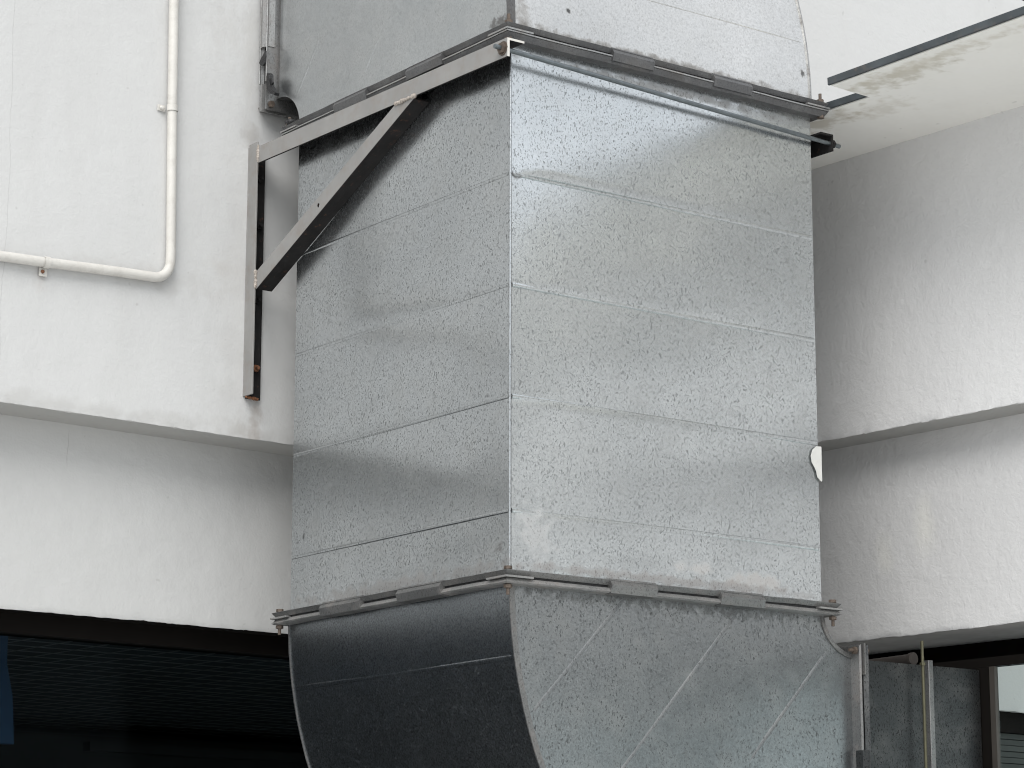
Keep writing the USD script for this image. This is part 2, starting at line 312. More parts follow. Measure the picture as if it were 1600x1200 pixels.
# ------------------------------------------------------------------ the two wings of the building
def axis_pts(lo, hi, flo, fhi, step, coarse=.5):
    return np.unique(np.concatenate([np.arange(lo, flo, coarse), np.arange(flo, fhi, step), np.arange(fhi, hi, coarse), [hi]]))
def wall_sheet(side, prof, along, jit=.0022, seed=1, hole=None):
    """plaster skin: prof = [(depth, z)], along = positions along the wall; arrises wobble like worn render."""
    pts = []; prof = np.array(prof, float)
    for i in range(len(prof) - 1):
        L = np.linalg.norm(prof[i + 1] - prof[i]); n = max(1, int(round(L / .012))) if L < 1.2 else max(1, int(L / .3))
        pts += [prof[i] + (prof[i + 1] - prof[i]) * k / n for k in range(n)]
    pts.append(prof[-1]); pts = np.array(pts)
    D = np.repeat(pts[:, None, 0], len(along), 1); Z = np.repeat(pts[:, None, 1], len(along), 1); T = np.repeat(along[None], len(pts), 0)
    q = np.stack([T, Z, D * 3], -1)
    und = (meshkit.fbm(q * 2.5, 3, seed) - .5) * .008 + (meshkit.fbm(q * 30, 3, seed + 9) - .5) * .0022
    corner = np.zeros(len(pts))
    for c in prof[1:-1]: corner = np.maximum(corner, np.exp(-np.sum((pts - c) ** 2, 1) / .006 ** 2))
    ed = (meshkit.fbm(q * 45, 3, seed + 4) - .35) * jit * 3 * corner[:, None]
    D2 = D + und + ed; Z2 = Z + ed + und * .4
    P = np.stack([T, D2, Z2], -1) if side == 'A' else np.stack([D2, T, Z2], -1)
    m = grid(P)
    if hole is not None:
        c = m.vertices[m.faces].mean(1); t, z = (c[:, 0], c[:, 2])
        m.update_faces(~((t > hole[0]) & (t < hole[1]) & (z > hole[2]) & (z < hole[3])))
    if side == 'A': m.faces = m.faces[:, ::-1]
    return AB(m)

def dense(prof, zs):  return prof
bl = axis_pts(-9, 6, -.75, 1.35, .012); al = axis_pts(-9, .93, -.85, .55, .012)
LEFT = thing('building', 'taller left wing with white rendered wall stepping back above a dark window band', 'building', loc=wp(-.5, 1, 0))
H = (2.768, 4.2, 4.355, 5.6)
# upper wall: hole for a high window kept on exact rows
zc = [6.5, 5.6, 4.355, 3.75, 2.678]
part('soffit', AB(box(-9, 1.28, .9345, 1.06, 2.6785, 2.70)), 'plaster_soffit_shade', LEFT)
bl2 = np.unique(np.concatenate([bl, [H[0], H[1]]]))
part('upper_wall', wall_sheet('A', [(.93, z) for z in zc] + [(.935, 2.678)], bl2, seed=1, hole=H), 'plaster_left', LEFT, smooth=40)
part('lower_wall', wall_sheet('A', [(1.045, 2.69), (1.045, 2.272), (1.049, 2.272)], bl[bl < 1.40], seed=21), 'plaster_left_lower', LEFT, smooth=40)
part('lower_wall', wall_sheet('A', [(1.045, 2.69), (1.045, 2.241), (1.06, 2.241)], axis_pts(1.40, 6, 2.4, 3.1, .02), seed=22), 'plaster_left_lower', LEFT, smooth=40)
wb = part('window', AB([box(1.40, 6, 1.07, 1.16, 2.184, 2.26), box(1.34, 1.40, 1.05, 1.16, 0, 2.27)][0]), 'frame_dark', LEFT, label='window with closed blind seen through the right wing')
part('blind', [AB(box(1.40, 6, 1.085 + .003 * (k % 2), 1.092 + .003 * (k % 2), 2.184 - .017 * (k + 1), 2.184 - .017 * k - .002)) for k in range(75)], 'blind_green', wb, kind='stuff')
part('soffit', AB(box(-9, 1.26, 1.049, 1.12, 2.2725, 2.285)), 'frame_dark', LEFT)  # frame black on this soffit paints in its deep shade
part('spandrel', AB(box(-9, 1.3, 1.045, 1.25, 0, .9)), 'plaster_left_lower', LEFT)
part('roof', AB(box(-9.1, 6.1, .90, 7, 6.5, 6.7)), 'roof_felt', LEFT)
part('end_wall', AB(box(-9.2, -9, .93, 7, 0, 6.5)), 'plaster_left', LEFT)
hw = part('window', AB([box(H[0], H[1], .965, 1.0, H[2], H[2] + .06), box(H[0], H[1], .965, 1.0, H[3] - .06, H[3]), box(H[0], H[0] + .06, .965, 1.0, H[2] + .06, H[3] - .06), box(H[1] - .06, H[1], .965, 1.0, H[2] + .06, H[3] - .06)][0]), 'frame_dark', LEFT)
part('pane', AB(box(H[0], H[1], 1.0, 1.01, H[2], H[3])), 'frame_dark', hw)
# window band under the left wall
wf = part('window', [AB(box(-9, 1.26, 1.095, 1.16, 2.2305, 2.30)), AB(box(-9, 1.26, 1.095, 1.16, .88, .95)), AB(box(-.50, -.4685, 1.10, 1.155, .95, 2.2305)), AB(box(-2.3, -2.24, 1.10, 1.155, .95, 2.2305))], 'frame_dark', LEFT, label='dark framed window band below the white wall')
for b0, b1 in ((-9, -2.3), (-2.24, -.50), (-.4685, 1.26)):
    part('pane', AB(box(b0, b1, 1.125, 1.131, .95, 2.2305)), 'window_glass', wf)
room = part('room', [AB(box(-9, 1.30, 1.25, 5.4, 2.4235, 2.45)), AB(box(-9, 5, 5.4, 5.5, 0, 2.6)), AB(box(-9, 5, 1.30, 5.4, .0, .05)), AB(box(5, 5.1, 1.30, 5.5, 0, 2.6)), AB(box(1.30, 5, 1.30, 5.4, 2.4235, 2.45))], 'room_ceiling', LEFT)
gm = [AB(box(-6, 4.5, 1.27 + .12 * k, 1.276 + .12 * k, 2.4205, 2.4225)) for k in range(34)]
part('ceiling_grid', gm, 'room_grid', room, kind='stuff')
gm = [AB(box(-3.0 + .12 * k, -2.995 + .12 * k, 1.27, 5.3, 2.4190, 2.4204)) for k in range(62)]
part('ceiling_grid', gm, 'room_grid', room, kind='stuff')
part('beam', AB(box(2.0, 4.8, 4.85, 4.95, 2.30, 2.335)), 'room_wall', room)
part('cupboard', AB([box(-1.5, 4.8, 4.9, 5.3, 0.05, 2.36), box(2.0, 4.8, 4.99, 5.3, .05, 2.35)][0]), 'room_wall', room)
part('blue_panel', AB(plate(Polygon([(-1.0, 2.01), (-.312, 2.016), (-.320, 2.12), (-.337, 2.19), (-.3375, 2.40), (-1.0, 2.40)]), .02, (0, 1.32, 0), (1, 0, 0), (0, 0, 1))), 'room_blue', room, label='blue panel behind the glass')  # flat blue panel standing just inside the pane

RIGHT = thing('building', 'lower right wing of grey white render with cream soffit notched around the duct', 'building', loc=wp(1.3, -.5, 0))
part('upper_wall', wall_sheet('B', [(1.148, 3.37), (1.148, 2.7126), (1.153, 2.7126)], al, seed=41, jit=.003), 'plaster_right', RIGHT, smooth=40)
part('lower_wall', wall_sheet('B', [(1.24, 2.72), (1.24, 2.264), (1.244, 2.264)], axis_pts(-9, 1.045, -.85, .55, .012), seed=61, jit=.003), 'plaster_right_lower', RIGHT, smooth=40)
part('soffit', AB(box(1.1525, 1.26, -9, 1.045, 2.7131, 2.74)), 'plaster_soffit_shade', RIGHT)
part('soffit', AB(box(1.244, 1.475, -9, 1.045, 2.2645, 2.28)), 'soffit_shade_grey', RIGHT)
part('spandrel', AB(box(1.24, 1.45, -9, 1.045, 0, .9)), 'plaster_right_lower', RIGHT)
NA, NB = -.1746, .853
def eb(a): return .734 + (a + .1746) * .045                    # outer edge of the eave
ev = Polygon([(eb(NA), NA), (NB, NA), (NB, .925), (2.0, .925), (2.0, -9), (eb(-9), -9)])
eave = part('eave', AB(plate(ev, .014, (0, 0, 3.36), (1, 0, 0), (0, 1, 0))), 'soffit_cream', RIGHT)
part('roof', AB(box(1.0, 2.0, -9, .925, 3.3745, 3.42)), 'roof_felt', RIGHT)
def strip(b0, a0, b1, a1, z0, z1, t):
    dvec = np.array([b1 - b0, a1 - a0]); n = np.array([dvec[1], -dvec[0]]) / np.linalg.norm(dvec)
    poly = Polygon([(b0, a0), (b1, a1), (b1 + n[0] * t, a1 + n[1] * t), (b0 + n[0] * t, a0 + n[1] * t)])
    return AB(plate(poly, z1 - z0, (0, 0, z0), (1, 0, 0), (0, 1, 0)))
def flash(b0, a0, b1, a1, seed):
    n = max(2, int(abs(a1 - a0) / .05)); out = []
    P = []
    for prof in ((0.0, 3.3625), (-.006, 3.3595), (-.010, 3.3605), (-.012, 3.3745), (-.004, 3.3775), (.03, 3.3775)):
        row = []
        for k in range(n + 1):
            t = k / n; w = (meshkit.noise(np.array([k * .35, prof[1] * 100, 0.0]), seed) - .5) * .0022
            row.append(wp(b0 + (b1 - b0) * t + prof[0] + w, a0 + (a1 - a0) * t, prof[1] + w))
        P.append(row)
    return grid(np.array(P))
part('flashing', flash(eb(NA), NA, eb(-9), -9, 3), 'flashing_dark', eave, label='dark drip flashing along the outer edge of the soffit')
part('flashing', flash(NB, NA - .004, NB, .92, 5), 'flashing_dark', eave, label='short dark flashing in the notch of the soffit')
# window band of the right wing
wr = part('window', [AB(box(1.475, 1.52, -9, 1.045, 2.225, 2.30)), AB(box(1.262, 1.285, -9, 1.045, 2.18, 2.20)), AB(box(1.262, 1.277, -.108, .95, .9, 2.1795)), AB(box(1.27, 1.34, -1.32, -1.26, .9, 2.1795)), AB(box(1.25, 1.34, -9, .95, .88, .93))], 'frame_dark', RIGHT, label='black framed window of the right wing with blank panel beside the duct')
part('mullion', AB(box(1.256, 1.268, -.122, -.108, .93, 2.179)), 'frame_bronze', wr)
def tilt_pane(a0, a1, dz):
    return AB(m3.Manifold.hull_points(np.array([(1.264 + o + (dz if z > 2 else 0), a, z) for o in (0, .006) for a in (a0, a1) for z in (.93, 2.1795)])))
part('pane', tilt_pane(-1.26, -.122, 0.0), 'clear_glass', wr, label='clear glass pane')
part('pane', tilt_pane(-2.5, -1.32, 0.0), 'clear_glass', wr)
part('ceiling', AB(box(1.48, 2.0, -9, .92, 2.75, 2.80)), 'soffit_shade_grey', RIGHT)

# ------------------------------------------------------------------ the duct
DW, DD = .8, .789
ZL, ZU = 2.270, 3.352                                            # flange planes
DUCT = thing('air_duct', 'large square galvanised ventilation duct rising between the two walls with elbows at both ends', 'air duct', loc=(.4, .4, 2.0))
st = group_part('straight_section', DUCT)
zz = [ZL + .015, 2.400, 2.622, 2.843, 3.067, ZU - .015]
def panel(face, z0, z1, amp, lean, seed):
    n = 26; s = np.linspace(0, 1, n); t = np.concatenate([[0, .006], np.linspace(.08, .92, 12), [.994, 1]])
    S, T = np.meshgrid(s, t, indexing='ij')
    bul = amp * np.sin(np.pi * S) ** .8 * np.sin(np.pi * T) ** .8 + (meshkit.fbm(np.stack([S * 2.2, T * 1.3, S * 0 + seed], -1), 2, seed) - .5) * .0085 * np.sin(np.pi * S) ** .5 * np.sin(np.pi * T) ** .5
    if lean: bul = bul + lean * np.minimum(1, S / .10) ** .7 * np.minimum(1, (1 - S) * 1.15) * (np.where(T > 0, 1 - T, 0) if lean > 0 else -np.where(T < 1, T, 0))
    z = z0 + (z1 - z0) * T
    if face == 'R': P = np.stack([S * DW, -bul, z], -1)
    elif face == 'L': P = np.stack([-bul, S * DD, z], -1)
    elif face == 'RR': P = np.stack([DW + bul, S * DD, z], -1)
    else: P = np.stack([S * DW, DD + bul, z], -1)
    m = grid(P)
    if face in ('L', 'B'): m.faces = m.faces[:, ::-1]
    return m
for i in range(5):
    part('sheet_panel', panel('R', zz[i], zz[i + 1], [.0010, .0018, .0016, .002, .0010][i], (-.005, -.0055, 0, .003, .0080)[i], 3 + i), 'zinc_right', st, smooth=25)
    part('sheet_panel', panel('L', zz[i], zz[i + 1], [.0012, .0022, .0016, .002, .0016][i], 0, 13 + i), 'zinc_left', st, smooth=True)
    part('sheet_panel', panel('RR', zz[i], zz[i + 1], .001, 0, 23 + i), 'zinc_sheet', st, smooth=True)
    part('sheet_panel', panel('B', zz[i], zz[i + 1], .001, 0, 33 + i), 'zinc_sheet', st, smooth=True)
def bead(p0, p1, nrm, w, h, n=2, taper=True):
    """half-round stiffening bead from p0 to p1 standing h proud along nrm."""
    p0, p1, nrm = (np.array(x, float) for x in (p0, p1, nrm)); dr = (p1 - p0); L = np.linalg.norm(dr); dr /= L; side = np.cross(nrm, dr)
    a = np.linspace(0, np.pi, 7); rows = []
    N = 12
    for k in range(N + 1):
        e = min(1, 6 * min(k, N - k) / N + .25) if taper else 1.0
        c = p0 + dr * L * k / N
        rows.append([c + side * w / 2 * math.cos(x) + nrm * (h * e * math.sin(x) - .0006) for x in a])
    return grid(np.array(rows))
for z in zz[1:-1]:
    part('bead', bead((.004, 0, z), (DW - .004, 0, z - .002), (0, -1, 0), .011, .0032, taper=False), 'zinc_right', st, smooth=True)
    part('bead', bead((0, DD - .004, z), (0, .004, z), (-1, 0, 0), .008, .0020, taper=False), 'zinc_left', st, smooth=True)
part('corner_seam', tube([(.0006, .0006, zz[0]), (.0006, .0006, (zz[0] + zz[-1]) / 2), (.0006, .0006, zz[-1])], .0030, 8), 'zinc_left', st, smooth=True)
blob = Polygon([(.803, 2.611), (.792, 2.6105), (.782, 2.603), (.777, 2.590), (.779, 2.578), (.787, 2.567), (.791, 2.560), (.794, 2.548), (.803, 2.541)]).buffer(.002)
part('paint_splash', plate(blob, .0012, (0, -.0045, 0), (1, 0, 0), (0, 0, 1)), 'paint_white', st, label='white paint splash at the right edge')
part('paint_splash', box(.803, .8052, -.004, .02, 2.541, 2.611), 'paint_white', st)

# elbows. lower: turns to +X about (cx, cz); upper: turns to +Y
RI = .090
cx, cz = DW + RI, ZL - .0
def arc_lower(r, th): return cx - r * np.cos(th), cz - r * np.sin(th)          # th 0 (start) .. pi/2
def side_sheet(kind, fixed, seed, outward):
    n, m = 40, 24; th = np.linspace(0, np.pi / 2, n); r = np.linspace(RI, RI + (DW if kind == 'low' else DD), m)
    TH, R = np.meshgrid(th, r, indexing='ij'); S, T = np.meshgrid(np.linspace(0, 1, n), np.linspace(0, 1, m), indexing='ij')
    bul = (.002 * np.sin(np.pi * S) * np.sin(np.pi * T) + (meshkit.fbm(np.stack([S * 3, T * 3, S * 0 + seed], -1), 2, seed) - .5) * .005 * np.sin(np.pi * S) ** .5 * np.sin(np.pi * T) ** .5) * outward
    if kind == 'low':
        x, z = cx - R * np.cos(TH), cz - R * np.sin(TH); return grid(np.stack([x, np.full_like(x, fixed) + bul, z], -1))
    y, z = ucy - R * np.cos(TH), ucz + R * np.sin(TH); return grid(np.stack([np.full_like(y, fixed) + bul, y, z], -1))
def curved(kind, r, w0, w1, seed, amp=.0015):
    n, m = 48, 14; th = np.linspace(0, np.pi / 2, n); w = np.linspace(w0, w1, m); TH, Wd = np.meshgrid(th, w, indexing='ij')
    S, T = np.meshgrid(np.linspace(0, 1, n), np.linspace(0, 1, m), indexing='ij')
    R = r + amp * np.sin(np.pi * T) + (meshkit.fbm(np.stack([S * 3, T * 2, S * 0 + seed], -1), 2, seed) - .5) * .0012 * np.sin(np.pi * T)
    if kind == 'low': return grid(np.stack([cx - R * np.cos(TH), Wd, cz - R * np.sin(TH)], -1))
    return grid(np.stack([Wd, ucy - R * np.cos(TH), ucz + R * np.sin(TH)], -1))
UR = .09; ucy, ucz = DD + UR, ZU + .012
def arcline(kind, r, fixed, n=30, t0=0.0, t1=np.pi / 2):
    th = np.linspace(t0, t1, n)
    if kind == 'low': return np.stack([cx - r * np.cos(th), np.full(n, fixed), cz - r * np.sin(th)], -1)
    return np.stack([np.full(n, fixed), ucy - r * np.cos(th), ucz + r * np.sin(th)], -1)
def band(kind, r0, r1, f0, f1, n=40):
    """rectangular lock seam following the arc: r0..r1 by f0..f1."""
    A = [arcline(kind, r, f_, n) for r, f_ in ((r0, f0), (r1, f0), (r1, f1), (r0, f1), (r0, f0))]
    return grid(np.stack(A, 1))
lo = group_part('lower_elbow', DUCT)
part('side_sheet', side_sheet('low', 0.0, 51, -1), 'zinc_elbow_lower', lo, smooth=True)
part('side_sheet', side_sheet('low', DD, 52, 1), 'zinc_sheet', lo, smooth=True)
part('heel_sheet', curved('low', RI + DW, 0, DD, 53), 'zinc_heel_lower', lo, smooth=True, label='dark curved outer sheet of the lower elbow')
part('throat_sheet', curved('low', RI, 0, DD, 54, 0), 'zinc_sheet', lo, smooth=True)
part('lock_seam', band('low', RI + DW - .009, RI + DW + .003, -.003, .0), 'zinc_flange', lo, smooth=30)
part('lock_seam', band('low', RI + DW - .009, RI + DW + .003, DD + .003, DD), 'zinc_flange', lo, smooth=30)
part('lock_seam', band('low', RI - .003, RI + .006, -.003, .0), 'zinc_flange', lo, smooth=30)
for p0, p1 in (((.278, 2.253), (.0505, 2.0181)), ((.573, 2.252), (.262, 1.917)), ((.812, 2.186), (.545, 1.90))):
    p0, p1 = np.array(p0), np.array(p1)
    if p1[0] > .1: p1 = p0 + (p1 - p0) * 1.25
    part('bead', bead((p0[0], 0, p0[1]), (p1[0], 0, p1[1]), (0, -1, 0), .009, .0022), 'zinc_crease', lo, smooth=True)
th0 = math.asin((cz - 2.122) / (RI + DW))
q0, q1 = arcline('low', RI + DW + .001, .01, 2, th0, th0 + .01)[0], arcline('low', RI + DW + .001, DD - .01, 2, th0, th0 + .01)[0]
part('bead', bead(q1, q0, (-math.cos(th0), 0, -math.sin(th0)), .010, .0010), 'zinc_heel_lower', lo, smooth=True)

ue = group_part('upper_elbow', DUCT)
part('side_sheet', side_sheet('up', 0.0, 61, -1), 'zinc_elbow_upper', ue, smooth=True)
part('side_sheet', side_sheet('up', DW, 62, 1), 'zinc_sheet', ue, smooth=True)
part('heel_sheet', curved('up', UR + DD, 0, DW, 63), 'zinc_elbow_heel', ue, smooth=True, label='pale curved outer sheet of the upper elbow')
part('throat_sheet', curved('up', UR, 0, DW, 64, 0), 'zinc_flange_shade', ue, smooth=True)
part('lock_seam', band('up', UR + DD - .008, UR + DD + .003, -.003, .0), 'zinc_flange_shade', ue, smooth=30)
part('lock_seam', band('up', UR + DD - .008, UR + DD + .003, DW + .004, DW), 'zinc_flange_lit', ue, smooth=30)
part('lock_seam', band('up', UR + DD - .0005, UR + DD + .0035, 0, .010), 'zinc_flange_shade', ue, smooth=30)
for (y0, z0), (y1, z1) in (((.81, 3.431), (.58, 3.70)), ((.5436, 3.3994), (.36, 3.61)), ((.2343, 3.4063), (.12, 3.505))):
    part('bead', bead((0, y0, z0), (0, y1, z1), (-1, 0, 0), .008, .0022), 'zinc_elbow_upper', ue, smooth=True)
th0 = math.asin((3.509 - ucz) / (UR + DD))
q0, q1 = arcline('up', UR + DD + .001, .01, 2, th0, th0 + .01)[0], arcline('up', UR + DD + .001, DW - .01, 2, th0, th0 + .01)[0]
part('bead', bead(q0, q1, (0, -math.cos(th0), math.sin(th0)), .009, .0022), 'zinc_elbow_heel', ue, smooth=True)
# horizontal length that enters the right wing
hs = group_part('outlet_section', DUCT)
zt = cz - RI - .006; zb = cz - RI - DW
part('side_sheet', box(.905, 1.094, 0, .002, zb, zt), 'zinc_outlet_shade', hs)
part('top_sheet', box(.905, 1.255, .002, DD, zt - .002, zt), 'zinc_sheet', hs)
part('side_sheet', box(1.1075, 1.258, -.001, .001, zb, zt), 'zinc_outlet_shade', hs)
part('end_flange', box(1.094, 1.1075, -.012, .004, zb, zt + .01, .001), 'zinc_flange', hs)

# flanges: concave lips, convex slip-on cleats, corner plates, bolts
def ring(prof, c, flip=False, wob=.0006, seed=0):
    """sweep (offset, height) profile round the duct's rectangle; c maps (u, v, h) to world; rectangle is u 0..U, v 0..V."""
    U, V, f = c; P = []
    for o, h in prof + prof[:1]:
        row = []
        for (u0, v0), (u1, v1) in (((-o, -o), (U + o, -o)), ((U + o, -o), (U + o, V + o)), ((U + o, V + o), (-o, V + o)), ((-o, V + o), (-o, -o))):
            for k in range(24):
                t = k / 24; w = (meshkit.noise(np.array([u0 * 9 + (u1 - u0) * t * 14, v0 * 9 + (v1 - v0) * t * 14, seed + .5]), seed) - .5) * wob * 4
                row.append(f(u0 + (u1 - u0) * t, v0 + (v1 - v0) * t, h + w))
        row.append(row[0]); P.append(row)
    return grid(np.array(P))
UPPER = [(0, .0142), (.024, .0135), (.029, .0118), (.022, .0025), (0, .0025)]
LOWER_DROP = [(0, -.0025), (.023, -.0025), (.028, -.0075), (.021, -.0185), (0, -.0195)]
LOWER = [(0, -.0025), (.023, -.0025), (.029, -.0100), (.025, -.0126), (0, -.0135)]
CLEAT = [(.010, .0158), (.025, .0154), (.0335, .0025), (.029, -.0135), (.010, -.0148)]
def cleat(side, s0, s1, f, U, V, bow=0):
    """side: 'u' runs along u at v=0 ; 'v' runs along v at u=0."""
    P = []
    for o, h in CLEAT + CLEAT[:1]:
        P.append([f(s, -o, h) if side == 'u' else f(-o, s, h) for s in np.linspace(s0, s1, 4)])
    P = np.array(P); m = grid(P)
    caps = []
    for e in (0, -1):
        ring_ = P[:-1, e]; c0 = ring_.mean(0); V_ = np.vstack([ring_, c0]); n = len(ring_)
        caps.append(trimesh.Trimesh(V_, [[k, (k + 1) % n, n] for k in range(n)], process=False))
    return trimesh.util.concatenate([m] + caps)
def flange(name, c, cleats, mats, seed, low=LOWER):
    U, V, f = c
    fl = group_part(name, DUCT)
    part('lip', ring(UPPER, c, seed=seed), mats[0], fl, smooth=25)
    part('lip', ring(low, c, seed=seed + 3), mats[1], fl, smooth=25)
    if low is LOWER_DROP: part('lip_edge', ring([(.0225, -.0028), (.0292, -.0032), (.0292, -.0062), (.0225, -.0062)], c, seed=seed + 3), 'zinc_flange_lit', fl)  # pale rim paints in the light caught along the lower lip
    gk = ring([(.0, .0026), (.019, .0026), (.019, -.0026), (.0, -.0026)], c, wob=0); part('gasket', gk, 'tar', fl)
    for side, a, b in cleats: part('cleat', cleat(side, a, b, f, U, V), mats[2], fl, smooth=20)
    for u, v, su, sv in ((0, 0, 1, 1), (U, 0, -1, 1), (0, V, 1, -1), (U, V, -1, -1)):
        for hh, dz in ((.0008, 0),):
            L = Polygon([(-.031, -.031), (.034, -.031), (.034, -.006), (-.006, -.006), (-.006, .034), (-.031, .034)])
            m = trimesh.creation.extrude_polygon(L, .0036, engine='earcut'); vv = m.vertices
            m.vertices = np.array([f(u + su * q[0], v + sv * q[1], q[2] - .0018) for q in vv]); part('corner_plate', m, mats[3], fl)
        b0 = np.array(f(u - su * .016, v - sv * .016, 0)); ax = np.array(f(u, v, 1.0)) - np.array(f(u, v, 0))
        part('bolt', [tube([b0 - ax * .034 * BOLT, b0 + ax * .012 * BOLT], .0035, 8), nut(b0 - ax * .021, ax, .008, .0065), nut(b0 + ax * .0145, ax, .008, .006)], 'nut_brown', fl)
    return fl
BOLT = 1
flange('lower_flange', (DW, DD, lambda u, v, h: (u, v, ZL + h)), [('u', .2209, .336), ('u', .5007, .6164), ('v', .4723, .6226), ('v', .1864, .3376)], ('zinc_flange', 'zinc_flange_lit', 'zinc_flange', 'zinc_flange_lit'), 1)
BOLT = -1
flange('upper_flange', (DW, DD, lambda u, v, h: (u, v, ZU + h)), [('u', .2351, .342), ('u', .5037, .6081), ('v', .4744, .5999), ('v', .1951, .3225)], ('zinc_flange_shade', 'zinc_flange_shade', 'zinc_flange_shade', 'zinc_flange_lit'), 7, LOWER_DROP)
BOLT = 1
# outlet flanges: lower elbow outlet (plane x), upper elbow outlet against the left wall (plane y)
flange('outlet_flange', (DD, DW, lambda u, v, h: (.8905 + h * .9, u, zt - v)), [('v', .19, .34), ('v', .5, .62)], ('zinc_outlet_shade', 'zinc_flange', 'zinc_outlet_shade', 'zinc_flange'), 11)
zi = ucz + UR
flange('wall_flange', (DW, DD, lambda u, v, h: (u, .905 - h * 1.15, zi + v)), [('v', .12, .70)], ('zinc_flange', 'zinc_flange', 'zinc_flange_lit', 'zinc_flange_lit'), 15)
for dy in (-.017, .0105):
    part('cleat_edge', tube([(-.0295, .905 + dy, 3.49), (-.0298, .9052 + dy, 3.8), (-.0295, .905 + dy, 4.2)], .0016, 8), 'zinc_flange_lit', DUCT, smooth=True)
part('collar', [box(0, .002, ucy, .935, zi, zi + DD), box(DW - .002, DW, ucy, .98, zi, zi + DD), box(.002, DW - .002, ucy, .935, zi, zi + .002)], 'zinc_flange', DUCT)
sl = part('sealant', lumps([(.902 + k * .0003, -.013 + .004 * math.sin(k * 1.3), zt + .005 - .0105 * k) for k in range(9)], .006, 3, (.7, .7, 1.5)), 'silicone', DUCT, smooth=True, label='smear of pale sealant on the outlet flange')
part('sealant', lumps([(.915, -.006, zt - .03 - .011 * k) for k in range(9)], .0055, 4, (.8, .6, 1.6)), 'silicone', DUCT, smooth=True)
def scrap(pts, x, t=.004): return plate(Polygon(pts), t, (x, 0, 0), (0, 1, 0), (0, 0, 1))
part('sealing_tape', scrap([(.884, 3.560), (.892, 3.553), (.905, 3.545), (.910, 3.538), (.903, 3.530), (.893, 3.527), (.886, 3.531), (.883, 3.548)], -.036), 'tar', DUCT, label='black scrap of tape on the wall flange')
part('sealing_tape', [scrap([(.880, 3.508), (.886, 3.500), (.884, 3.480), (.878, 3.466), (.866, 3.455), (.850, 3.447), (.846, 3.452), (.858, 3.462), (.868, 3.474), (.872, 3.488), (.874, 3.502)], -.031, .012), scrap([(.868, 3.496), (.872, 3.488), (.866, 3.476), (.860, 3.480)], -.029)], 'tar', DUCT, label='black strip of tape curling round the throat corner')
part('drip', lumps([(-.02, .80, 3.372), (-.022, .792, 3.372), (-.02, .81, 3.375)], .006, 9), 'tar', DUCT, smooth=True)

# ------------------------------------------------------------------ steel brackets
def angle_bar(p0, p1, a, b, la, lb, t=.004):
    """L bar from p0 to p1, legs la along a and lb along b from the heel."""
    p0, p1, a, b = (np.array(x, float) for x in (p0, p1, a, b))
    sec = [(0, 0), (la, 0), (la, t), (t, t), (t, lb), (0, lb)]
    P = np.array([[p + a * u + b * v for p in (p0, p1)] for u, v in sec + sec[:1]])
    m = grid(P)
    out = [m]
    for e in (0, 1):
        q = P[:-1, e]; out.append(trimesh.Trimesh(q, [[0, 1, 2], [0, 2, 3], [0, 3, 4], [0, 4, 5]] if e == 0 else [[0, 2, 1], [0, 3, 2], [0, 4, 3], [0, 5, 4]], process=False))
    m = trimesh.util.concatenate(out); m.merge_vertices(); trimesh.repair.fix_normals(m); return m
BR = thing('wall_bracket', 'grey painted angle steel bracket with diagonal brace carrying the duct on the left wall', 'bracket', 'brackets under the upper duct flange' if False else None, loc=(-.044, .93, 2.77))
arm = part('arm', angle_bar((-.044, -.050, 3.3215), (-.044, .8895, 3.3345), (0, 0, -1), (1, 0, 0), .038, .040), 'dark_steel', BR)
part('painted_face', plate(Polygon([(-.0505, 3.2836), (-.0505, 3.3215), (.8890, 3.3345), (.8890, 3.2966)]), .0012, (-.0452, 0, 0), (0, 1, 0), (0, 0, 1)), 'grey_paint', arm)
part('end_face', [box(-.0452, -.0395, -.0512, -.0502, 3.2835, 3.3215), box(-.0395, -.004, -.0512, -.0502, 3.3172, 3.3215)], 'paint_pale', arm)
dirv = np.array([.8925 - .30, 3.029 - 3.292]); dirv /= np.linalg.norm(dirv); nv = np.array([-dirv[1], dirv[0]])
if nv[1] > 0: nv = -nv
def on(y, z): return np.array([y, z])
pt = [(.264, 3.2895), (.339, 3.2905), (.8890, 3.0465), (.8890, 3.0065)]
hole = Point(.6357, 3.140).buffer(.0048, 10)
pl = Polygon(pt).difference(hole)
br = part('brace', [plate(pl, .0035, (-.0420, 0, 0), (0, 1, 0), (0, 0, 1)), plate(Polygon([(.277, 3.2835), (.8885, 3.0065), (.8885, 3.0110), (.279, 3.2873)]), .0355, (-.0385, 0, 0), (0, 1, 0), (0, 0, 1))], 'dark_steel', BR)
part('painted_face', plate(pl, .0010, (-.0431, 0, 0), (0, 1, 0), (0, 0, 1)), 'grey_paint', br)
vp = part('wall_plate', [box(-.0475, -.0435, .8895, .9245, 2.770, 3.346, .0006), box(-.0475, -.0075, .9250, .9288, 2.770, 3.340, .0006)], 'grey_paint', BR)
part('wall_leg', box(-.0432, -.0070, .9215, .9252, 2.7655, 3.335), 'dark_steel', vp, label='rusty leg of the upright against the wall')
part('bottom_edge', lumps([(-.046 + .004 * k, .915 + .001 * k, 2.7675) for k in range(9)], .0035, 12), 'rust', vp, smooth=True)
for z in (2.835, 2.99, 3.16, 3.27): part('anchor_bolt', [nut((-.022, .9215, z), (0, -1, 0), .0085, .007), tube([(-.022, .92, z), (-.022, .905, z)], .004, 8)], 'rust' if z < 2.9 else 'dark_steel', BR)
part('weld_seam', lumps([(-.0445, .270 + .0075 * k, 3.2880 + .0001 * k) for k in range(10)], .0042, 14), 'weld', BR, smooth=True)
part('weld_seam', lumps([(-.0450, .8890, 3.300 + .0045 * k) for k in range(9)], .0036, 15), 'weld', BR, smooth=True)
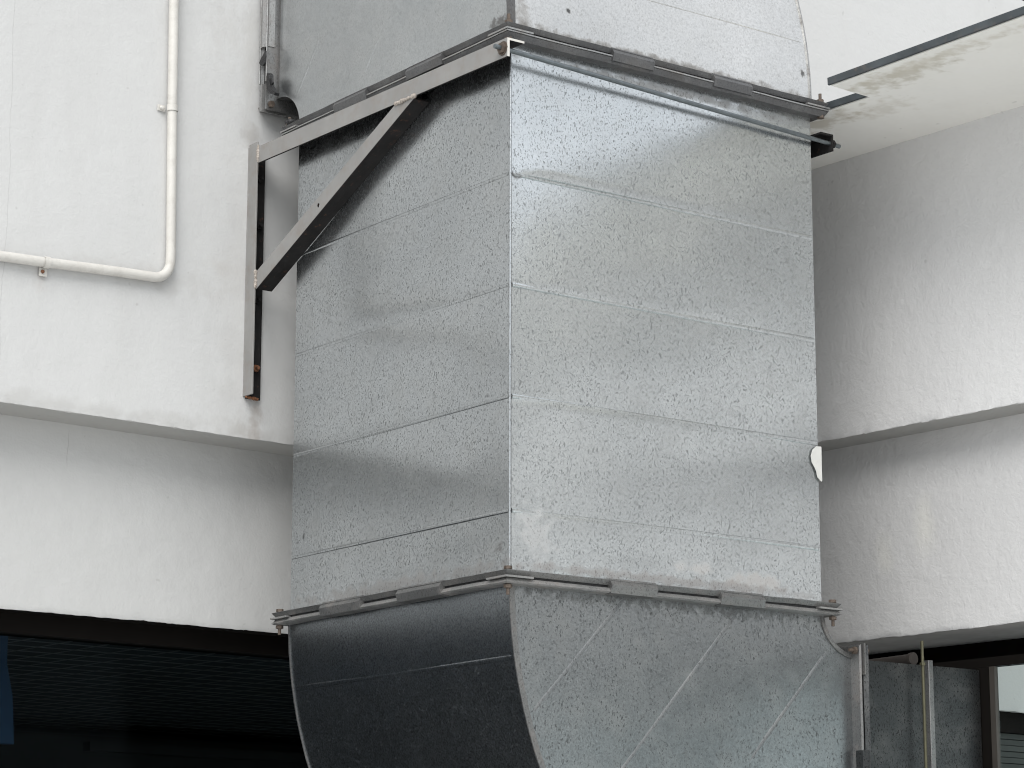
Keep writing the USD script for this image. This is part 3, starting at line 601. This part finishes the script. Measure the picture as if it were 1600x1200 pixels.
part('weld_seam', lumps([(-.0450, .8890, 3.010 + .0045 * k) for k in range(9)], .0036, 16), 'weld', BR, smooth=True)

BR2 = thing('wall_bracket', 'dark angle steel bracket end showing past the right edge of the duct', 'bracket', loc=(.846, .97, 3.26))
part('arm', angle_bar((.846, -.022, 3.2985), (.846, .972, 3.312), (0, 0, -1), (-1, 0, 0), .037, .036), 'dark_steel', BR2)
vp = part('wall_plate', [box(.8420, .846, .935, .975, 2.80, 3.312), box(.806, .842, .9715, .9752, 2.80, 3.312)], 'dark_steel', BR2)

RD = thing('threaded_rod', 'thin steel tie rod running across the duct face between the two brackets', 'tie rod', loc=(-.06, -.03, 3.3))
r0, r1 = np.array([-.066, -.0375, 3.3030]), np.array([.872, -.0135, 3.2790])
part('rod', tube([r0 + (r1 - r0) * k / 8 for k in range(9)], .0048, 14), 'rod_steel', RD, smooth=30)
ax = (r1 - r0) / np.linalg.norm(r1 - r0)
cL = r0 + ax * (.022 - .0075)
part('nut', nut(cL - ax * .0005, ax, .0115, .0075), 'nut_brown', RD); part('washer', tube([cL + ax * .0048, cL + ax * .0068], .0145, 20), 'nut_brown', RD)
cR = r0 + ax * ((.846 - r0[0]) / ax[0])
part('nut', nut(cR + ax * .0005, ax, .0095, .007), 'dark_steel', RD)

# ------------------------------------------------------------------ conduit on the left wall
CD = thing('conduit', 'cream painted conduit pipe bending left across the white wall', 'pipe', loc=wp(-.19, .92, 3.0))
path = [wp(-.2045, .9165, 3.75), wp(-.2035, .9165, 3.60), wp(-.2000, .9165, 3.385), wp(-.1925, .9165, 3.06)]
cxb, czb, rr = -.1925 - .042, 3.040, .042
for k in range(1, 10):
    t = k / 9 * np.pi / 2
    path.append(wp(cxb + rr * math.cos(t), .9165, czb - rr * math.sin(t)))
path += [wp(-.33, .9165, 2.9945), wp(-.498, .9165, 2.9855), wp(-.62, .9165, 2.9805), wp(-2.0, .9165, 2.93), wp(-8, .9165, 2.7)]
path[4 + 8] = wp(cxb, .9165, czb - rr)
part('pipe', tube(path, .0108, 20), 'conduit_paint', CD, smooth=True)
def clip_v(b, z):
    c = wp(b, .9165, z); t = np.linspace(-np.pi, 0, 12)
    P = np.array([[c + UB * (.0128 * math.cos(x)) + UA * (.0128 * math.sin(x)) + np.array([0, 0, dz]) for dz in (-.007, .007)] for x in t])
    return [grid(P), AB(box(b - .031, b - .0115, .925, .9275, z - .008, z + .006, .0006)), lumps([wp(b - .022, .922, z - .001)], .0048, 22)]
part('clip', clip_v(-.2005, 3.385), 'conduit_paint', CD, smooth=30)
c = wp(-.498, .9165, 2.9855); t = np.linspace(-np.pi, 0, 12)
P = np.array([[c + np.array([0, 0, 1.0]) * (.0128 * math.cos(x)) + UA * (.0128 * math.sin(x)) + UB * dz for dz in (-.007, .007)] for x in t])
part('clip', [grid(P), AB(box(-.508, -.490, .923, .9275, 2.957, 2.975, .0006))], 'conduit_paint', CD, smooth=30)
part('screw', lumps([wp(-.502, .921, 2.966)], .005, 23), 'rust', CD, smooth=True)

# ------------------------------------------------------------------ small things under the right lintel
HG = thing('hanger_rod', 'yellowish threaded hanger rod standing in front of the duct outlet', 'hanger rod', loc=(1.06, -.06, 2.26))
part('rod', tube([(1.066, -.022, 2.222), (1.0664, -.022, 2.0), (1.067, -.022, 1.4)], .0034, 10), 'yellow_zinc', HG, smooth=True)
part('nut', nut((1.0662, -.022, 2.170), (0, 0, 1), .0065, .006), 'yellow_zinc', HG)
SB = thing('support_tube', 'short brown steel tube lying on top of the duct outlet behind the hanger rod', 'tube', loc=(1.05, 0, zt))
part('tube', tube([(1.072, .24, zt + .0125), (1.068, .10, zt + .0125), (1.066, .012, zt + .013)], .0105, 16), 'brown_tube', SB, smooth=30)
part('end_collar', tube([(1.066, .014, zt + .013), (1.0658, .004, zt + .013)], [.0125, .0135], 16), 'brown_tube', SB, smooth=30)
